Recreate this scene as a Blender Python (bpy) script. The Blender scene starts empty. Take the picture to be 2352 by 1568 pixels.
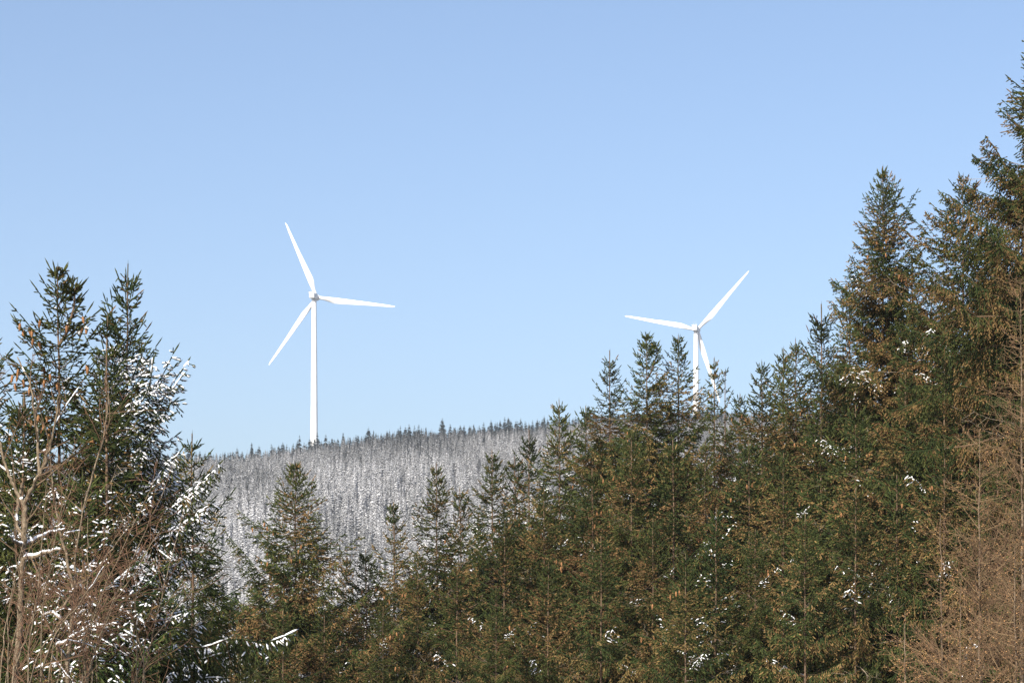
import bpy, math
import numpy as np

S = bpy.context.scene
COL = S.collection
R_ = math.radians

# ------------------------------------------------------------------ camera
cam_d = bpy.data.cameras.new("camera")
cam = bpy.data.objects.new("camera", cam_d)
COL.objects.link(cam)
cam_d.sensor_width = 36.0
cam_d.lens = 85.0
cam_d.shift_y = 780.0 / 2352.0          # level camera, rising front: the towers and trunks stay upright
cam_d.clip_start = 0.5
cam_d.clip_end = 20000.0
cam.location = (0, 0, 0)                # eye level is z = 0
cam.rotation_euler = (R_(90), 0, 0)
S.camera = cam

# ------------------------------------------------------------------ sky, sun, exposure
SUN_AZ, SUN_EL = R_(208), R_(35)        # behind the photographer, to the left
W = bpy.data.worlds.new("World")
S.world = W
W.use_nodes = True
nt = W.node_tree
sky = nt.nodes.new("ShaderNodeTexSky")
sky.sky_type = 'NISHITA'
sky.sun_disc = False
sky.sun_elevation = SUN_EL
sky.sun_rotation = SUN_AZ
sky.altitude = 0.0
sky.air_density = 0.8
sky.dust_density = 2.3
sky.ozone_density = 1.7
nt.links.new(sky.outputs[0], nt.nodes["Background"].inputs[0])
nt.nodes["Background"].inputs[1].default_value = 0.120
sd = bpy.data.lights.new("sun", 'SUN')
sun = bpy.data.objects.new("sun", sd)
COL.objects.link(sun)
sd.energy = 5.0
sd.angle = R_(0.53)
sd.color = (1.0, 0.93, 0.82)
from mathutils import Vector
sv = Vector((math.sin(SUN_AZ) * math.cos(SUN_EL), math.cos(SUN_AZ) * math.cos(SUN_EL), math.sin(SUN_EL)))
sun.rotation_euler = sv.to_track_quat('Z', 'Y').to_euler()
S.view_settings.view_transform = 'Standard'
S.view_settings.look = 'None'
S.view_settings.gamma = 1.0
S.view_settings.exposure = 0.72
S.cycles.max_bounces = 6
S.cycles.diffuse_bounces = 2
S.cycles.volume_bounces = 0
S.cycles.transparent_max_bounces = 4
HAZE = 0.00011

# ------------------------------------------------------------------ helpers
F = 2352 * 85.0 / 36.0


def at(px, py, Y):
    """a pixel of the 2352 px wide photograph, at distance Y, as a point"""
    return np.array([(px - 1176.0) / F * Y, Y, (1564.0 - py) / F * Y])


def mesh_from(name, verts, loops, nper, cols=None, mats=(), mat_idx=None, smooth=False):
    """loops: flat vertex indices; nper: loop count per face (array)"""
    me = bpy.data.meshes.new(name)
    verts = np.ascontiguousarray(verts, dtype=np.float32)
    loops = np.ascontiguousarray(loops, dtype=np.int32).ravel()
    nper = np.ascontiguousarray(nper, dtype=np.int32)
    me.vertices.add(len(verts))
    me.vertices.foreach_set("co", verts.ravel())
    me.loops.add(len(loops))
    me.loops.foreach_set("vertex_index", loops)
    me.polygons.add(len(nper))
    st = np.zeros(len(nper), np.int32)
    st[1:] = np.cumsum(nper)[:-1]
    me.polygons.foreach_set("loop_start", st)
    if mat_idx is not None:
        me.polygons.foreach_set("material_index", np.ascontiguousarray(mat_idx, dtype=np.int32))
    me.polygons.foreach_set("use_smooth", np.full(len(nper), smooth))
    for m in mats:
        me.materials.append(m)
    if cols is not None:
        a = me.color_attributes.new("tint", 'FLOAT_COLOR', 'POINT')
        c = np.ones((len(verts), 4), np.float32)
        c[:, :3] = cols
        a.data.foreach_set("color", c.ravel())
    me.update(calc_edges=True)
    return me


class Geo:
    """collects pieces of one part"""

    def __init__(self):
        self.v, self.l, self.n, self.c, self.m, self.k = [], [], [], [], [], 0

    def add(self, v, faces, col=None, mat=0):
        v = np.asarray(v, float).reshape(-1, 3)
        f = np.asarray(faces, int)
        self.v.append(v)
        self.l.append((f + self.k).ravel())
        self.n.append(np.full(len(f), f.shape[1]))
        self.m.append(np.full(len(f), mat))
        c = np.zeros((len(v), 3))
        c[:] = (0.5, 0.5, 0.5) if col is None else col
        self.c.append(c)
        self.k += len(v)

    def mesh(self, name, mats, smooth=False):
        return mesh_from(name, np.concatenate(self.v), np.concatenate(self.l), np.concatenate(self.n),
                         np.concatenate(self.c), mats, np.concatenate(self.m), smooth)


def unit(v):
    return v / np.maximum(np.linalg.norm(v, axis=-1, keepdims=True), 1e-9)


def frames(d):
    ref = np.zeros_like(d)
    ref[:, 2] = 1.0
    ref[np.abs(d[:, 2]) > 0.95] = (1, 0, 0)
    a = unit(np.cross(d, ref))
    return a, np.cross(d, a)


def spindles(g, p, d, l, w, col, mat=0, rng=None, fat=0.38):
    """needle-clad shoots: blunt three-sided spindles"""
    n = len(p)
    if n == 0:
        return
    a, b = frames(d)
    ph = (rng.uniform(0, 6.28, n) if rng is not None else np.zeros(n))
    V = np.empty((n, 8, 3))
    V[:, 0] = p
    V[:, 7] = p + d * l[:, None]
    for r, (u, s) in enumerate(((0.22, 0.46), (0.70, 0.50))):
        for k in range(3):
            t = ph + k * 2.0944 + r * 0.6
            V[:, 1 + r * 3 + k] = p + d * (l * u)[:, None] + (a * np.cos(t)[:, None] + b * np.sin(t)[:, None]) * (w * s)[:, None]
    f = [[0, 2, 1], [0, 3, 2], [0, 1, 3], [4, 5, 7], [5, 6, 7], [6, 4, 7]]
    for k in range(3):
        k2 = (k + 1) % 3
        f += [[1 + k, 1 + k2, 4 + k2], [1 + k, 4 + k2, 4 + k]]
    faces = (np.arange(n)[:, None, None] * 8 + np.array(f)[None]).reshape(-1, 3)
    g.add(V.reshape(-1, 3), faces, np.repeat(col, 8, axis=0), mat)


def pads(g, p, d, l, w, h, mat=0):
    """little loaves of snow lying along a shoot"""
    n = len(p)
    if n == 0:
        return
    up = np.zeros_like(d)
    up[:, 2] = 1.0
    a = unit(np.cross(d, up))
    b = np.cross(a, d)
    V = np.empty((n, 10, 3))
    V[:, 0] = p
    V[:, 9] = p + d * l[:, None]
    for r, (u, s) in enumerate(((0.22, 0.85), (0.72, 0.9))):
        for k, (ca, cb) in enumerate(((-1, -0.12), (0, -0.35), (1, -0.12), (0, 1))):
            V[:, 1 + r * 4 + k] = p + d * (l * u)[:, None] + a * (ca * s * w * 0.5)[:, None] + b * (cb * s * h)[:, None]
    q = []
    for k in range(4):
        k2 = (k + 1) % 4
        q += [[0, 1 + k2, 1 + k, 1 + k], [1 + k, 1 + k2, 5 + k2, 5 + k], [5 + k, 5 + k2, 9, 9]]
    tri = []
    for x in q:
        if x[2] == x[3]:
            tri.append(x[:3])
        else:
            tri += [[x[0], x[1], x[2]], [x[0], x[2], x[3]]]
    faces = (np.arange(n)[:, None, None] * 10 + np.array(tri)[None]).reshape(-1, 3)
    g.add(V.reshape(-1, 3), faces, (0.8, 0.8, 0.8), mat)


def sticks(g, p0, p1, r0, r1, col, mat=0, sides=3):
    """tapered prisms between point pairs (twigs, limb segments)"""
    n = len(p0)
    if n == 0:
        return
    d = unit(p1 - p0)
    a, b = frames(d)
    V = np.empty((n, 2 * sides, 3))
    for k in range(sides):
        t = k * 2 * math.pi / sides
        o = a * math.cos(t) + b * math.sin(t)
        V[:, k] = p0 + o * np.asarray(r0).reshape(-1, 1)
        V[:, sides + k] = p1 + o * np.asarray(r1).reshape(-1, 1)
    f = np.array([[k, (k + 1) % sides, sides + (k + 1) % sides, sides + k] for k in range(sides)])
    faces = (np.arange(n)[:, None, None] * 2 * sides + f[None]).reshape(-1, 4)
    c = np.zeros((n, 3))
    c[:] = col
    g.add(V.reshape(-1, 3), faces, np.repeat(c, 2 * sides, axis=0), mat)


def tube(g, pts, rad, sides, col=None, mat=0, cap=True):
    """one connected tapered tube through pts"""
    pts = np.asarray(pts, float)
    rad = np.asarray(rad, float)
    n = len(pts)
    T = np.gradient(pts, axis=0)
    T = unit(T)
    ref = np.array([1.0, 0.0, 0.0]) if abs(T[0, 0]) < 0.9 else np.array([0, 1.0, 0])
    V = []
    for i in range(n):
        a = ref - T[i] * ref.dot(T[i])
        a /= np.linalg.norm(a)
        ref = a
        b = np.cross(T[i], a)
        t = np.arange(sides) * 2 * math.pi / sides
        V.append(pts[i] + rad[i] * (np.cos(t)[:, None] * a + np.sin(t)[:, None] * b))
    V = np.concatenate(V)
    q = []
    for i in range(n - 1):
        for k in range(sides):
            k2 = (k + 1) % sides
            q.append([i * sides + k, i * sides + k2, (i + 1) * sides + k2, (i + 1) * sides + k])
    g.add(V, q, col, mat)


def obj(name, me, parent=None, loc=None):
    o = bpy.data.objects.new(name, me)
    COL.objects.link(o)
    if parent is not None:
        o.parent = parent
    if loc is not None:
        o.location = loc
    return o


def tag(o, label=None, cat=None, group=None, kind=None):
    if label:
        o["label"] = label
    if cat:
        o["category"] = cat
    if group:
        o["group"] = group
    if kind:
        o["kind"] = kind
    return o


# ------------------------------------------------------------------ materials
def mat(name, base=None, rough=0.7, spec=0.25, tint=False, noise=None, vary=0.0, bump=None, trans=0.0):
    m = bpy.data.materials.new(name)
    m.use_nodes = True
    N, L = m.node_tree.nodes, m.node_tree.links
    b = N["Principled BSDF"]
    b.inputs["Roughness"].default_value = rough
    b.inputs["Specular IOR Level"].default_value = spec
    out = None
    if tint:
        a = N.new("ShaderNodeAttribute")
        a.attribute_name = "tint"
        out = a.outputs["Color"]
    elif noise:
        sc, c0, c1 = noise
        tc = N.new("ShaderNodeTexCoord")
        nz = N.new("ShaderNodeTexNoise")
        nz.inputs["Scale"].default_value = sc
        nz.inputs["Detail"].default_value = 6
        L.new(tc.outputs["Object"], nz.inputs["Vector"])
        rp = N.new("ShaderNodeValToRGB")
        rp.color_ramp.elements[0].position = 0.35
        rp.color_ramp.elements[1].position = 0.65
        rp.color_ramp.elements[0].color = (*c0, 1)
        rp.color_ramp.elements[1].color = (*c1, 1)
        L.new(nz.outputs["Fac"], rp.inputs[0])
        out = rp.outputs[0]
        if bump:
            bp = N.new("ShaderNodeBump")
            bp.inputs["Strength"].default_value = bump
            bp.inputs["Distance"].default_value = 0.05
            L.new(nz.outputs["Fac"], bp.inputs["Height"])
            L.new(bp.outputs[0], b.inputs["Normal"])
    else:
        b.inputs["Base Color"].default_value = (*base, 1)
    if out is not None:
        if vary:
            oi = N.new("ShaderNodeObjectInfo")
            mr = N.new("ShaderNodeMapRange")
            mr.inputs["To Min"].default_value = 1 - vary
            mr.inputs["To Max"].default_value = 1 + vary
            L.new(oi.outputs["Random"], mr.inputs[0])
            hs = N.new("ShaderNodeHueSaturation")
            L.new(mr.outputs[0], hs.inputs["Value"])
            m2 = N.new("ShaderNodeMath")
            m2.operation = 'MULTIPLY'
            m2.inputs[1].default_value = 7.31
            m3 = N.new("ShaderNodeMath")
            m3.operation = 'FRACT'
            L.new(oi.outputs["Random"], m2.inputs[0])
            L.new(m2.outputs[0], m3.inputs[0])
            mh = N.new("ShaderNodeMapRange")
            mh.inputs["To Min"].default_value = 0.485
            mh.inputs["To Max"].default_value = 0.512
            L.new(m3.outputs[0], mh.inputs[0])
            L.new(mh.outputs[0], hs.inputs["Hue"])
            L.new(out, hs.inputs["Color"])
            out = hs.outputs[0]
        L.new(out, b.inputs["Base Color"])
    return m


M_NEEDLE = mat("spruce_needles", tint=True, rough=0.7, spec=0.04, vary=0.2)
M_BARK = mat("spruce_bark", noise=(9.0, (0.075, 0.05, 0.033), (0.175, 0.12, 0.08)), rough=0.9, spec=0.1, bump=0.6)
M_TWIG = mat("twig_bark", tint=True, rough=0.85, spec=0.03)
M_SNOW = mat("snow", noise=(3.0, (0.80, 0.82, 0.85), (0.88, 0.88, 0.89)), rough=0.6, spec=0.2)
M_CONE = mat("cone_scales", noise=(40.0, (0.17, 0.08, 0.033), (0.29, 0.145, 0.062)), rough=0.7, spec=0.2)
M_PAINT = mat("white_turbine_paint", noise=(0.25, (0.66, 0.665, 0.67), (0.72, 0.72, 0.72)), rough=0.4, spec=0.4)
M_NAC = mat("light_grey_housing_paint", noise=(0.4, (0.56, 0.57, 0.58), (0.62, 0.63, 0.64)), rough=0.45, spec=0.3)
M_GREY = mat("grey_turbine_paint", noise=(0.6, (0.42, 0.43, 0.44), (0.50, 0.51, 0.52)), rough=0.5, spec=0.3)
M_GLASS = mat("lamp_glass_red", base=(0.4, 0.05, 0.04), rough=0.3)
M_PALE = mat("pale_bark", noise=(14.0, (0.09, 0.07, 0.046), (0.21, 0.165, 0.115)), rough=0.9, spec=0.1, bump=0.5)
M_LARCH = mat("larch_bark", noise=(14.0, (0.09, 0.065, 0.045), (0.20, 0.15, 0.105)), rough=0.9, spec=0.05, bump=0.5)
M_FAR = mat("far_frosted_needles", tint=True, rough=0.8, spec=0.03)
M_FARI = mat("far_ridge_needles", tint=True, rough=0.8, spec=0.03, vary=0.2)

# ------------------------------------------------------------------ ground
RIDGE_PX = [-400, 200, 375, 500, 600, 700, 800, 900, 1000, 1100, 1200, 1300, 1400, 1600, 1800, 2352, 3000]
RIDGE_PY = [1075, 1062, 1056, 1060, 1052, 1040, 1024, 1012, 1005, 997, 990, 978, 970, 962, 955, 945, 940]
YR = 1250.0


def crest(x):
    px = 1176 + x / YR * F
    return (1564 - (np.interp(px, RIDGE_PX, RIDGE_PY) + 37)) / F * YR


def ground_z(x, y):
    x = np.asarray(x, float)
    y = np.asarray(y, float)
    near = np.interp(y, [-400, 0, 30, 60, 100, 150, 300, 600], [0, -1.75, -5.5, -9, -11.5, -17, -34, -12])
    near = near + 0.07 * np.clip(x, -60, 60) * np.interp(y, [0, 60, 150, 300], [0.3, 1, 1, 0])
    u = np.clip((y - 600) / (YR - 600), 0, 1)
    hill = -12 + (crest(x) + 12) * (u * 0.75 + 0.25 * np.sin(u * math.pi / 2))
    back = crest(x) - np.clip(y - YR, 0, None) * 0.06
    z = np.where(y < 600, near, np.where(y < YR, hill, back))
    return z + 0.35 * np.sin(x * 0.11 + 1.3) * np.sin(y * 0.09) + np.where(y > 500, 2.0 * np.sin(x * 0.031) * np.sin(y * 0.024), 0)


gx = np.concatenate([np.arange(-1900, -160, 40), np.arange(-160, 160, 4), np.arange(160, 1901, 40)])
gy = np.concatenate([np.arange(-200, 160, 4), np.arange(160, 600, 15), np.arange(600, 1300, 10), np.arange(1300, 2600, 60)])
GX, GY = np.meshgrid(gx, gy)
gv = np.stack([GX, GY, ground_z(GX, GY)], -1).reshape(-1, 3)
nx = len(gx)
ii, jj = np.meshgrid(np.arange(len(gy) - 1), np.arange(nx - 1), indexing='ij')
b0 = (ii * nx + jj).ravel()
gf = np.stack([b0, b0 + 1, b0 + nx + 1, b0 + nx], 1)
M_GROUND = mat("snowy_forest_floor", noise=(0.35, (0.10, 0.095, 0.085), (0.30, 0.31, 0.32)), rough=0.9, spec=0.1)
ground = obj("ground", mesh_from("ground", gv, gf, np.full(len(gf), 4), None, [M_GROUND], None, True))
tag(ground, "forest floor and hillside patched with snow under the trees", kind="structure")

# ------------------------------------------------------------------ wind turbines
PX = 0.0


def loft(g, rings, mat_i=0, caps=True):
    rings = [np.asarray(r, float) for r in rings]
    n = len(rings[0])
    V = np.concatenate(rings)
    q = []
    for i in range(len(rings) - 1):
        for k in range(n):
            k2 = (k + 1) % n
            q.append([i * n + k, i * n + k2, (i + 1) * n + k2, (i + 1) * n + k])
    g.add(V, q, None, mat_i)
    if caps:
        for base, rev in ((0, True), ((len(rings) - 1) * n, False)):
            idx = list(range(base, base + n))
            c = V[idx].mean(0)
            tri = [[n, (k + 1) % n, k] if rev else [n, k, (k + 1) % n] for k in range(n)]
            g.add(np.vstack([V[idx], c]), tri, None, mat_i)


def circle(r, z, n=36):
    t = np.arange(n) * 2 * math.pi / n
    return np.stack([r * np.cos(t), r * np.sin(t), np.full(n, z)], 1)


def rbox(x0, x1, y, z0, z1, r, n=5):
    """rounded rectangle ring in the plane Y = y"""
    out = []
    for cx, cz, a0 in ((x1 - r, z1 - r, 0), (x0 + r, z1 - r, 90), (x0 + r, z0 + r, 180), (x1 - r, z0 + r, 270)):
        for k in range(n):
            a = R_(a0 + 90 * k / (n - 1))
            out.append((cx + r * math.cos(a), y, cz + r * math.sin(a)))
    return out[::-1]


def blade_mesh():
    g = Geo()
    Rb = 45.7
    fr = [0.02, 0.05, 0.08, 0.11, 0.14, 0.17, 0.20, 0.235, 0.27, 0.33, 0.4, 0.5, 0.6, 0.7, 0.8, 0.88, 0.94, 0.975, 0.993, 1.0]
    chord = np.interp(fr, [0, .08, .14, .20, .25, .4, .6, .8, .93, .98, 1], [1.9, 1.9, 2.4, 3.05, 3.3, 2.75, 2.0, 1.4, 1.0, .65, .15])
    le = np.interp(fr, [0, .1, .25, .6, .9, 1], [-.95, -.95, -1.05, -.75, -.4, -.1])
    th = np.interp(fr, [0, .08, .15, .25, .5, 1], [1.0, 1.0, .55, .30, .2, .14])
    tw = np.interp(fr, [0, .1, .25, .5, 1], [22, 20, 12, 5, 0])
    rd = np.interp(fr, [0, .09, .2], [1, 1, 0])
    rings = []
    n = 28
    for s, c, l0, t, a, rr in zip(fr, chord, le, th, tw, rd):
        k = np.arange(n) * 2 * math.pi / n
        xc = 0.5 - 0.5 * np.cos(k)                                  # 0 at the nose, 1 at the tail
        af = 5 * (0.2969 * np.sqrt(xc) - 0.126 * xc - 0.3516 * xc ** 2 + 0.2843 * xc ** 3 - 0.1036 * xc ** 4)
        yt = np.where(k < math.pi, 1, -1) * af * t
        yr = 0.5 * np.sin(k)
        x = l0 + c * xc
        y = c * (rr * yr + (1 - rr) * yt)
        ca, sa = math.cos(R_(a)), math.sin(R_(a))
        rings.append(np.stack([x * ca - y * sa, x * sa + y * ca, np.full(n, s * Rb)], 1))
    loft(g, rings)
    return g.mesh("blade", [M_PAINT], True)


BLADE = blade_mesh()


def smooth_by_angle(me, deg=40):
    me.set_sharp_from_angle(angle=R_(deg))


smooth_by_angle(BLADE, 50)


def turbine(px, py, Y, yaw, angles, label):
    hub = at(px, py, Y)
    zb = float(ground_z(hub[0], Y))
    t = obj("wind_turbine", None, loc=(hub[0], Y, zb))
    tag(t, label, "wind turbine", "white wind turbines behind the ridge")
    Hh = hub[2] - zb
    g = Geo()
    rings = []
    for u in (0, 0.02, 0.245, 0.25, 0.255, 0.495, 0.5, 0.505, 0.745, 0.75, 0.755, 1.0):
        r = 2.3 + (1.32 - 2.3) * u + (0.035 if u in (0.25, 0.5, 0.75) else 0)
        rings.append(circle(r, -1.0 + (Hh - 1.0) * u))
    loft(g, rings)
    g.add([(x, y, z) for z in (-0.5, 0.5) for x, y in ((-2.7, -2.7), (2.7, -2.7), (2.7, 2.7), (-2.7, 2.7))],
          [[0, 1, 5, 4], [1, 2, 6, 5], [2, 3, 7, 6], [3, 0, 4, 7], [4, 5, 6, 7]])
    me = g.mesh("tower", [M_PAINT], True)
    smooth_by_angle(me)
    tower = obj("tower", me, t)
    g = Geo()
    g.add([(x, y, z) for z in (0.2, 2.3) for x, y in ((-0.45, -2.06), (0.45, -2.06), (0.45, -1.8), (-0.45, -1.8))],
          [[0, 1, 5, 4], [1, 2, 6, 5], [2, 3, 7, 6], [3, 0, 4, 7], [4, 5, 6, 7]])
    obj("door", g.mesh("door", [M_GREY]), tower)
    # nacelle: y axis runs to the rotor (away from the viewer)
    hd = obj("nacelle", None, t, (0, 0, Hh))
    hd.rotation_euler = (0, 0, -yaw)
    hd.scale = (0.93, 0.93, 0.93)
    g = Geo()
    loft(g, [rbox(-1.35, 1.35, -4.3, -1.2, 1.45, 0.4), rbox(-1.6, 1.6, -4.0, -1.5, 1.65, 0.45), rbox(-1.6, 1.6, -1.0, -1.8, 1.75, 0.45),
             rbox(-1.6, 1.6, 1.8, -1.8, 1.7, 0.6), rbox(-1.4, 1.4, 2.9, -1.5, 1.5, 1.2)])
    me = g.mesh("housing", [M_NAC], True)
    smooth_by_angle(me, 30)
    obj("housing", me, hd)
    g = Geo()
    loft(g, [rbox(-1.7, 1.7, -4.5, 1.50, 2.1, 0.12), rbox(-1.7, 1.7, -3.4, 1.76, 2.1, 0.12)])
    obj("cooler", g.mesh("cooler", [M_PAINT]), hd)
    g = Geo()
    loft(g, [rbox(-1.15, 1.15, -4.36, 0.95, 1.25, 0.1), rbox(-1.15, 1.15, -4.2, 0.95, 1.25, 0.1)])
    obj("hatch", g.mesh("hatch", [M_GREY]), hd)
    g = Geo()
    for x in (-0.8, 0.7):
        tube(g, [(x, -3.2, 1.9), (x, -3.2, 3.9)], [0.06, 0.05], 6)
    tube(g, [(-0.8, -3.2, 3.7), (0.7, -3.2, 3.7)], [0.045, 0.045], 6)
    obj("wind_vane", g.mesh("wind_vane", [M_GREY]), hd)
    g = Geo()
    loft(g, [circle(0.18, 2.3, 10) + np.array((0, -1.2, 0)), circle(0.18, 1.9, 10) + np.array((0, -1.2, 0))][::-1])
    obj("warning_lamp", g.mesh("warning_lamp", [M_GLASS]), hd)
    g = Geo()
    rings = []
    for y, r in ((2.95, 1.45), (3.3, 1.7), (4.6, 1.75), (5.4, 1.45), (6.0, 0.9), (6.3, 0.25)):
        c = circle(r, 0, 32)
        rings.append(np.stack([c[:, 0], np.full(32, y), c[:, 1]], 1)[::-1])
    loft(g, rings)
    me = g.mesh("rotor_hub", [M_PAINT], True)
    smooth_by_angle(me)
    rh = obj("rotor_hub", me, t, (0, 0, Hh))
    rh.rotation_euler = (0, 0, -yaw)
    Rz = np.array([[math.cos(yaw), math.sin(yaw), 0], [-math.sin(yaw), math.cos(yaw), 0], [0, 0, 1]])
    off = Rz @ np.array((0, 4.1, 0))
    for a in angles:
        bl = obj("blade", BLADE, t, (off[0], off[1], Hh))
        # local z = span, local x = trailing side (clockwise seen from behind), local y = away from the viewer
        from mathutils import Matrix
        z = Rz @ np.array((math.cos(R_(a)), 0, math.sin(R_(a))))
        y = Rz @ np.array((0, 1.0, 0))
        x = np.cross(y, z)
        bl.rotation_euler = Matrix(((x[0], y[0], z[0]), (x[1], y[1], z[1]), (x[2], y[2], z[2]))).to_euler()
    return t


turbine(721.5, 680.5, 1320.0, R_(16), (113.8, -8.6, 232.0), "white wind turbine further left, its full tower clear above the snowy ridge")
turbine(1598.5, 755, 1436.0, R_(17), (47.3, 167.3, 287.3), "white wind turbine further right, its tower foot hidden behind dark spruces")


# ------------------------------------------------------------------ spruces
def crown_r(d, R, slope):
    return 0.08 + R * (1 - np.exp(-d * slope / R)) * np.interp(d, [0, 1, 3, 5], [0.5, 0.64, 0.9, 1.0])


def make_spruce(name, seed, H, R=3.2, slope=0.42, vis=15.0, snow=0.0, snow_from=0.0, brown=0.35, droop=0.25, sparse=1.0,
                double=False, green=0.5, leader=0.55, cones=0, cone_from=2.0, snow_scale=1.0, snow_p=0.6, sz=1.0, steep=0.0, gap=1.2, iw=4.0, sp=0.085, lean=0.0):
    rng = np.random.default_rng(seed)
    g = Geo()          # crown
    gs = Geo()         # snow
    gt = Geo()         # trunk
    # ---- trunk
    nz = 26
    zz = np.linspace(0, H, nz)
    wob = np.cumsum(rng.normal(0, 0.012, (nz, 2)), axis=0)
    wob -= wob[-1] * (zz / H)[:, None]
    wob[:, 0] += lean * (zz / H) ** 2
    wob[:, 0] -= lean

    def axis(z):
        return np.stack([np.interp(z, zz, wob[:, 0]), np.interp(z, zz, wob[:, 1])], -1)
    tube(gt, np.column_stack([wob, zz]), 0.013 + 0.0072 * (H - zz) * (0.6 + 0.4 * (H - zz) / H), 8)
    # ---- branches
    D, AZ, L, E, X0 = [], [], [], [], []
    d = leader
    while d < vis:
        n = int(rng.integers(4, 7))
        az0 = rng.uniform(0, 6.28)
        for k in range(n):
            if rng.random() > sparse:
                continue
            D.append(d + rng.normal(0, 0.04))
            AZ.append(az0 + 6.283 * k / n + rng.normal(0, 0.18))
            L.append(crown_r(d, R, slope) * rng.uniform(0.6, 1.15) * (1.22 if rng.random() < 0.1 else 1))
        for _ in range(rng.poisson(np.interp(d, [0, 2, 4.5], [0.3, 1.6, iw]) * sparse)):
            D.append(d + rng.uniform(0, 0.4))
            AZ.append(rng.uniform(0, 6.28))
            L.append(crown_r(D[-1], R, slope) * rng.uniform(0.35, 0.9))
        d += rng.uniform(0.36, 0.50) * np.interp(d, [0, 2, 5], [1.0, 1.0, gap])
    if double:
        z2 = rng.uniform(1.2, 1.6)
    D, AZ, L = map(np.array, (D, AZ, L))
    ph, ph2 = rng.uniform(0, 6.28, 2)
    L = L * (1 + np.interp(D, [0, 5], [0.35, 1.0]) * (0.20 * np.sin(2.3 * D + AZ + 2 * ph) + 0.18 * np.sin(AZ * 2 + ph + 0.55 * D) + 0.14 * np.sin(AZ * 3 + ph2 - 0.9 * D)))
    D = np.maximum(D, 0.12)
    E = np.interp(D, [0, 1, 3, 6, 10, 20], [50, 43, 30, 11, -6, -20]) + steep * np.interp(D, [0, 4, 8], [1, 1, 0]) + rng.normal(0, 8, len(D))
    E = np.radians(E - droop * 12)
    C = np.interp(D, [0, 3, 8, 20], [0.26, 0.24, 0.24, 0.30]) + rng.normal(0, 0.04, len(D))
    L = L / np.maximum(np.cos(E), 0.5) ** 0.85
    rise = np.sin(E) + C
    L = np.where(rise > 0, np.minimum(L, np.maximum(np.interp(D, [0, 1.5, 4], [0.5, 0.62, 0.85]) * D, 0.1) / np.maximum(rise, 0.05)), L)
    hx = np.stack([np.cos(AZ), np.sin(AZ), np.zeros_like(AZ)], 1)
    base = np.column_stack([axis(H - D), H - D])
    if double:                                                        # a second leader beside the first
        pass
    bn = rng.random(len(D))                                           # brownness of the whole branch
    sn = rng.random(len(D))

    def pt(i, t):
        o = hx[i] * (L[i] * t * np.cos(E[i]))[:, None] + base[i]
        o[:, 2] += L[i] * (np.sin(E[i]) * t + C[i] * t * t)
        wv = wa[i] * L[i] * np.sin(wf[i] * t + wp[i]) * np.minimum(t * 4, 1)
        o[:, 0] -= hx[i, 1] * wv
        o[:, 1] += hx[i, 0] * wv
        o[:, 2] += 0.5 * wa[i] * L[i] * np.sin(wf[i] * 1.3 * t + wp[i] * 2) * np.minimum(t * 4, 1)
        return o

    def tg(i, t):
        o = hx[i] * np.cos(E[i])[:, None]
        o = o.copy()
        o[:, 2] += np.sin(E[i]) + 2 * C[i] * t
        return unit(o)
    if double:                                                        # a second leader with its own small whorls
        q0 = np.array([0.22, 0.05, H - 1.5])
        q1 = np.array([0.42, 0.0, H - rng.uniform(0.3, 0.5)])
        tube(gt, [q0 - (0.2, 0.05, 0.35), q0, q0 * 0.5 + q1 * 0.5 + (0.06, 0, 0), q1], [0.04, 0.035, 0.025, 0.012], 6)
        m = 15
        u = rng.uniform(0.1, 0.95, m)
        zb = q0[None] * (1 - u)[:, None] + q1[None] * u[:, None]
        base = np.vstack([base, zb])
        az = rng.uniform(0, 6.28, m)
        hx = np.vstack([hx, np.stack([np.cos(az), np.sin(az), 0 * az], 1)])
        AZ = np.r_[AZ, az]
        D = np.r_[D, H - zb[:, 2]]
        L = np.r_[L, 0.10 + 0.36 * (1 - u) * rng.uniform(0.6, 1.2, m)]
        E = np.r_[E, np.radians(rng.normal(45, 10, m))]
        C = np.r_[C, np.full(m, 0.1)]
        bn = np.r_[bn, rng.random(m)]
        sn = np.r_[sn, rng.random(m)]
    nb = len(D)
    wa, wf, wp = rng.uniform(0.01, 0.06, nb), rng.uniform(4, 11, nb), rng.uniform(0, 6.28, nb)
    # branch wood, in five pieces each
    t0 = np.linspace(0, 0.92, 9)
    ib = np.repeat(np.arange(nb), 8)
    ta = np.tile(t0[:-1], nb)
    tb = np.tile(t0[1:], nb)
    rad = 0.004 + 0.0055 * L
    wood = np.array((0.12, 0.08, 0.05))
    sticks(g, pt(ib, ta), pt(ib, tb), rad[ib] * (1 - 0.8 * ta), rad[ib] * (1 - 0.8 * tb), wood * rng.uniform(0.6, 1.2, (len(ib), 1)), 1)
    # branchlets
    cnt = np.maximum(4, (L * 0.92 / (sp * np.interp(D, [0, 2.5, 6], [2.0, 1.35, 0.58]) * sz)).astype(int))
    i2 = np.repeat(np.arange(nb), cnt)
    k2 = np.arange(len(i2)) - np.repeat(np.cumsum(cnt) - cnt, cnt)
    t2 = np.clip(0.10 + 0.88 * (k2 + rng.random(len(i2))) / cnt[i2], 0, 1)
    T = tg(i2, t2)
    zup = np.array((0, 0, 1.0))
    side = np.where(k2 % 2 == 0, 1.0, -1.0)
    Sd = unit(np.cross(T, zup)) * side[:, None]
    rem = L[i2] * (1 - t2)
    l2 = np.clip(0.11 + 0.48 * rem, 0.10, np.interp(D[i2], [0, 3, 8], [0.45, 0.58, 0.80])) * rng.uniform(0.6, 1.25, len(i2))
    ang = np.radians(rng.normal(0, 9, len(i2)) + np.interp(D[i2], [0, 4], [38, 52]))
    dd = np.interp(D[i2], [0, 2, 5, 9], [0.0, 0.15, 0.8, 1.3]) * (0.45 + droop * 1.2)
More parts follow.
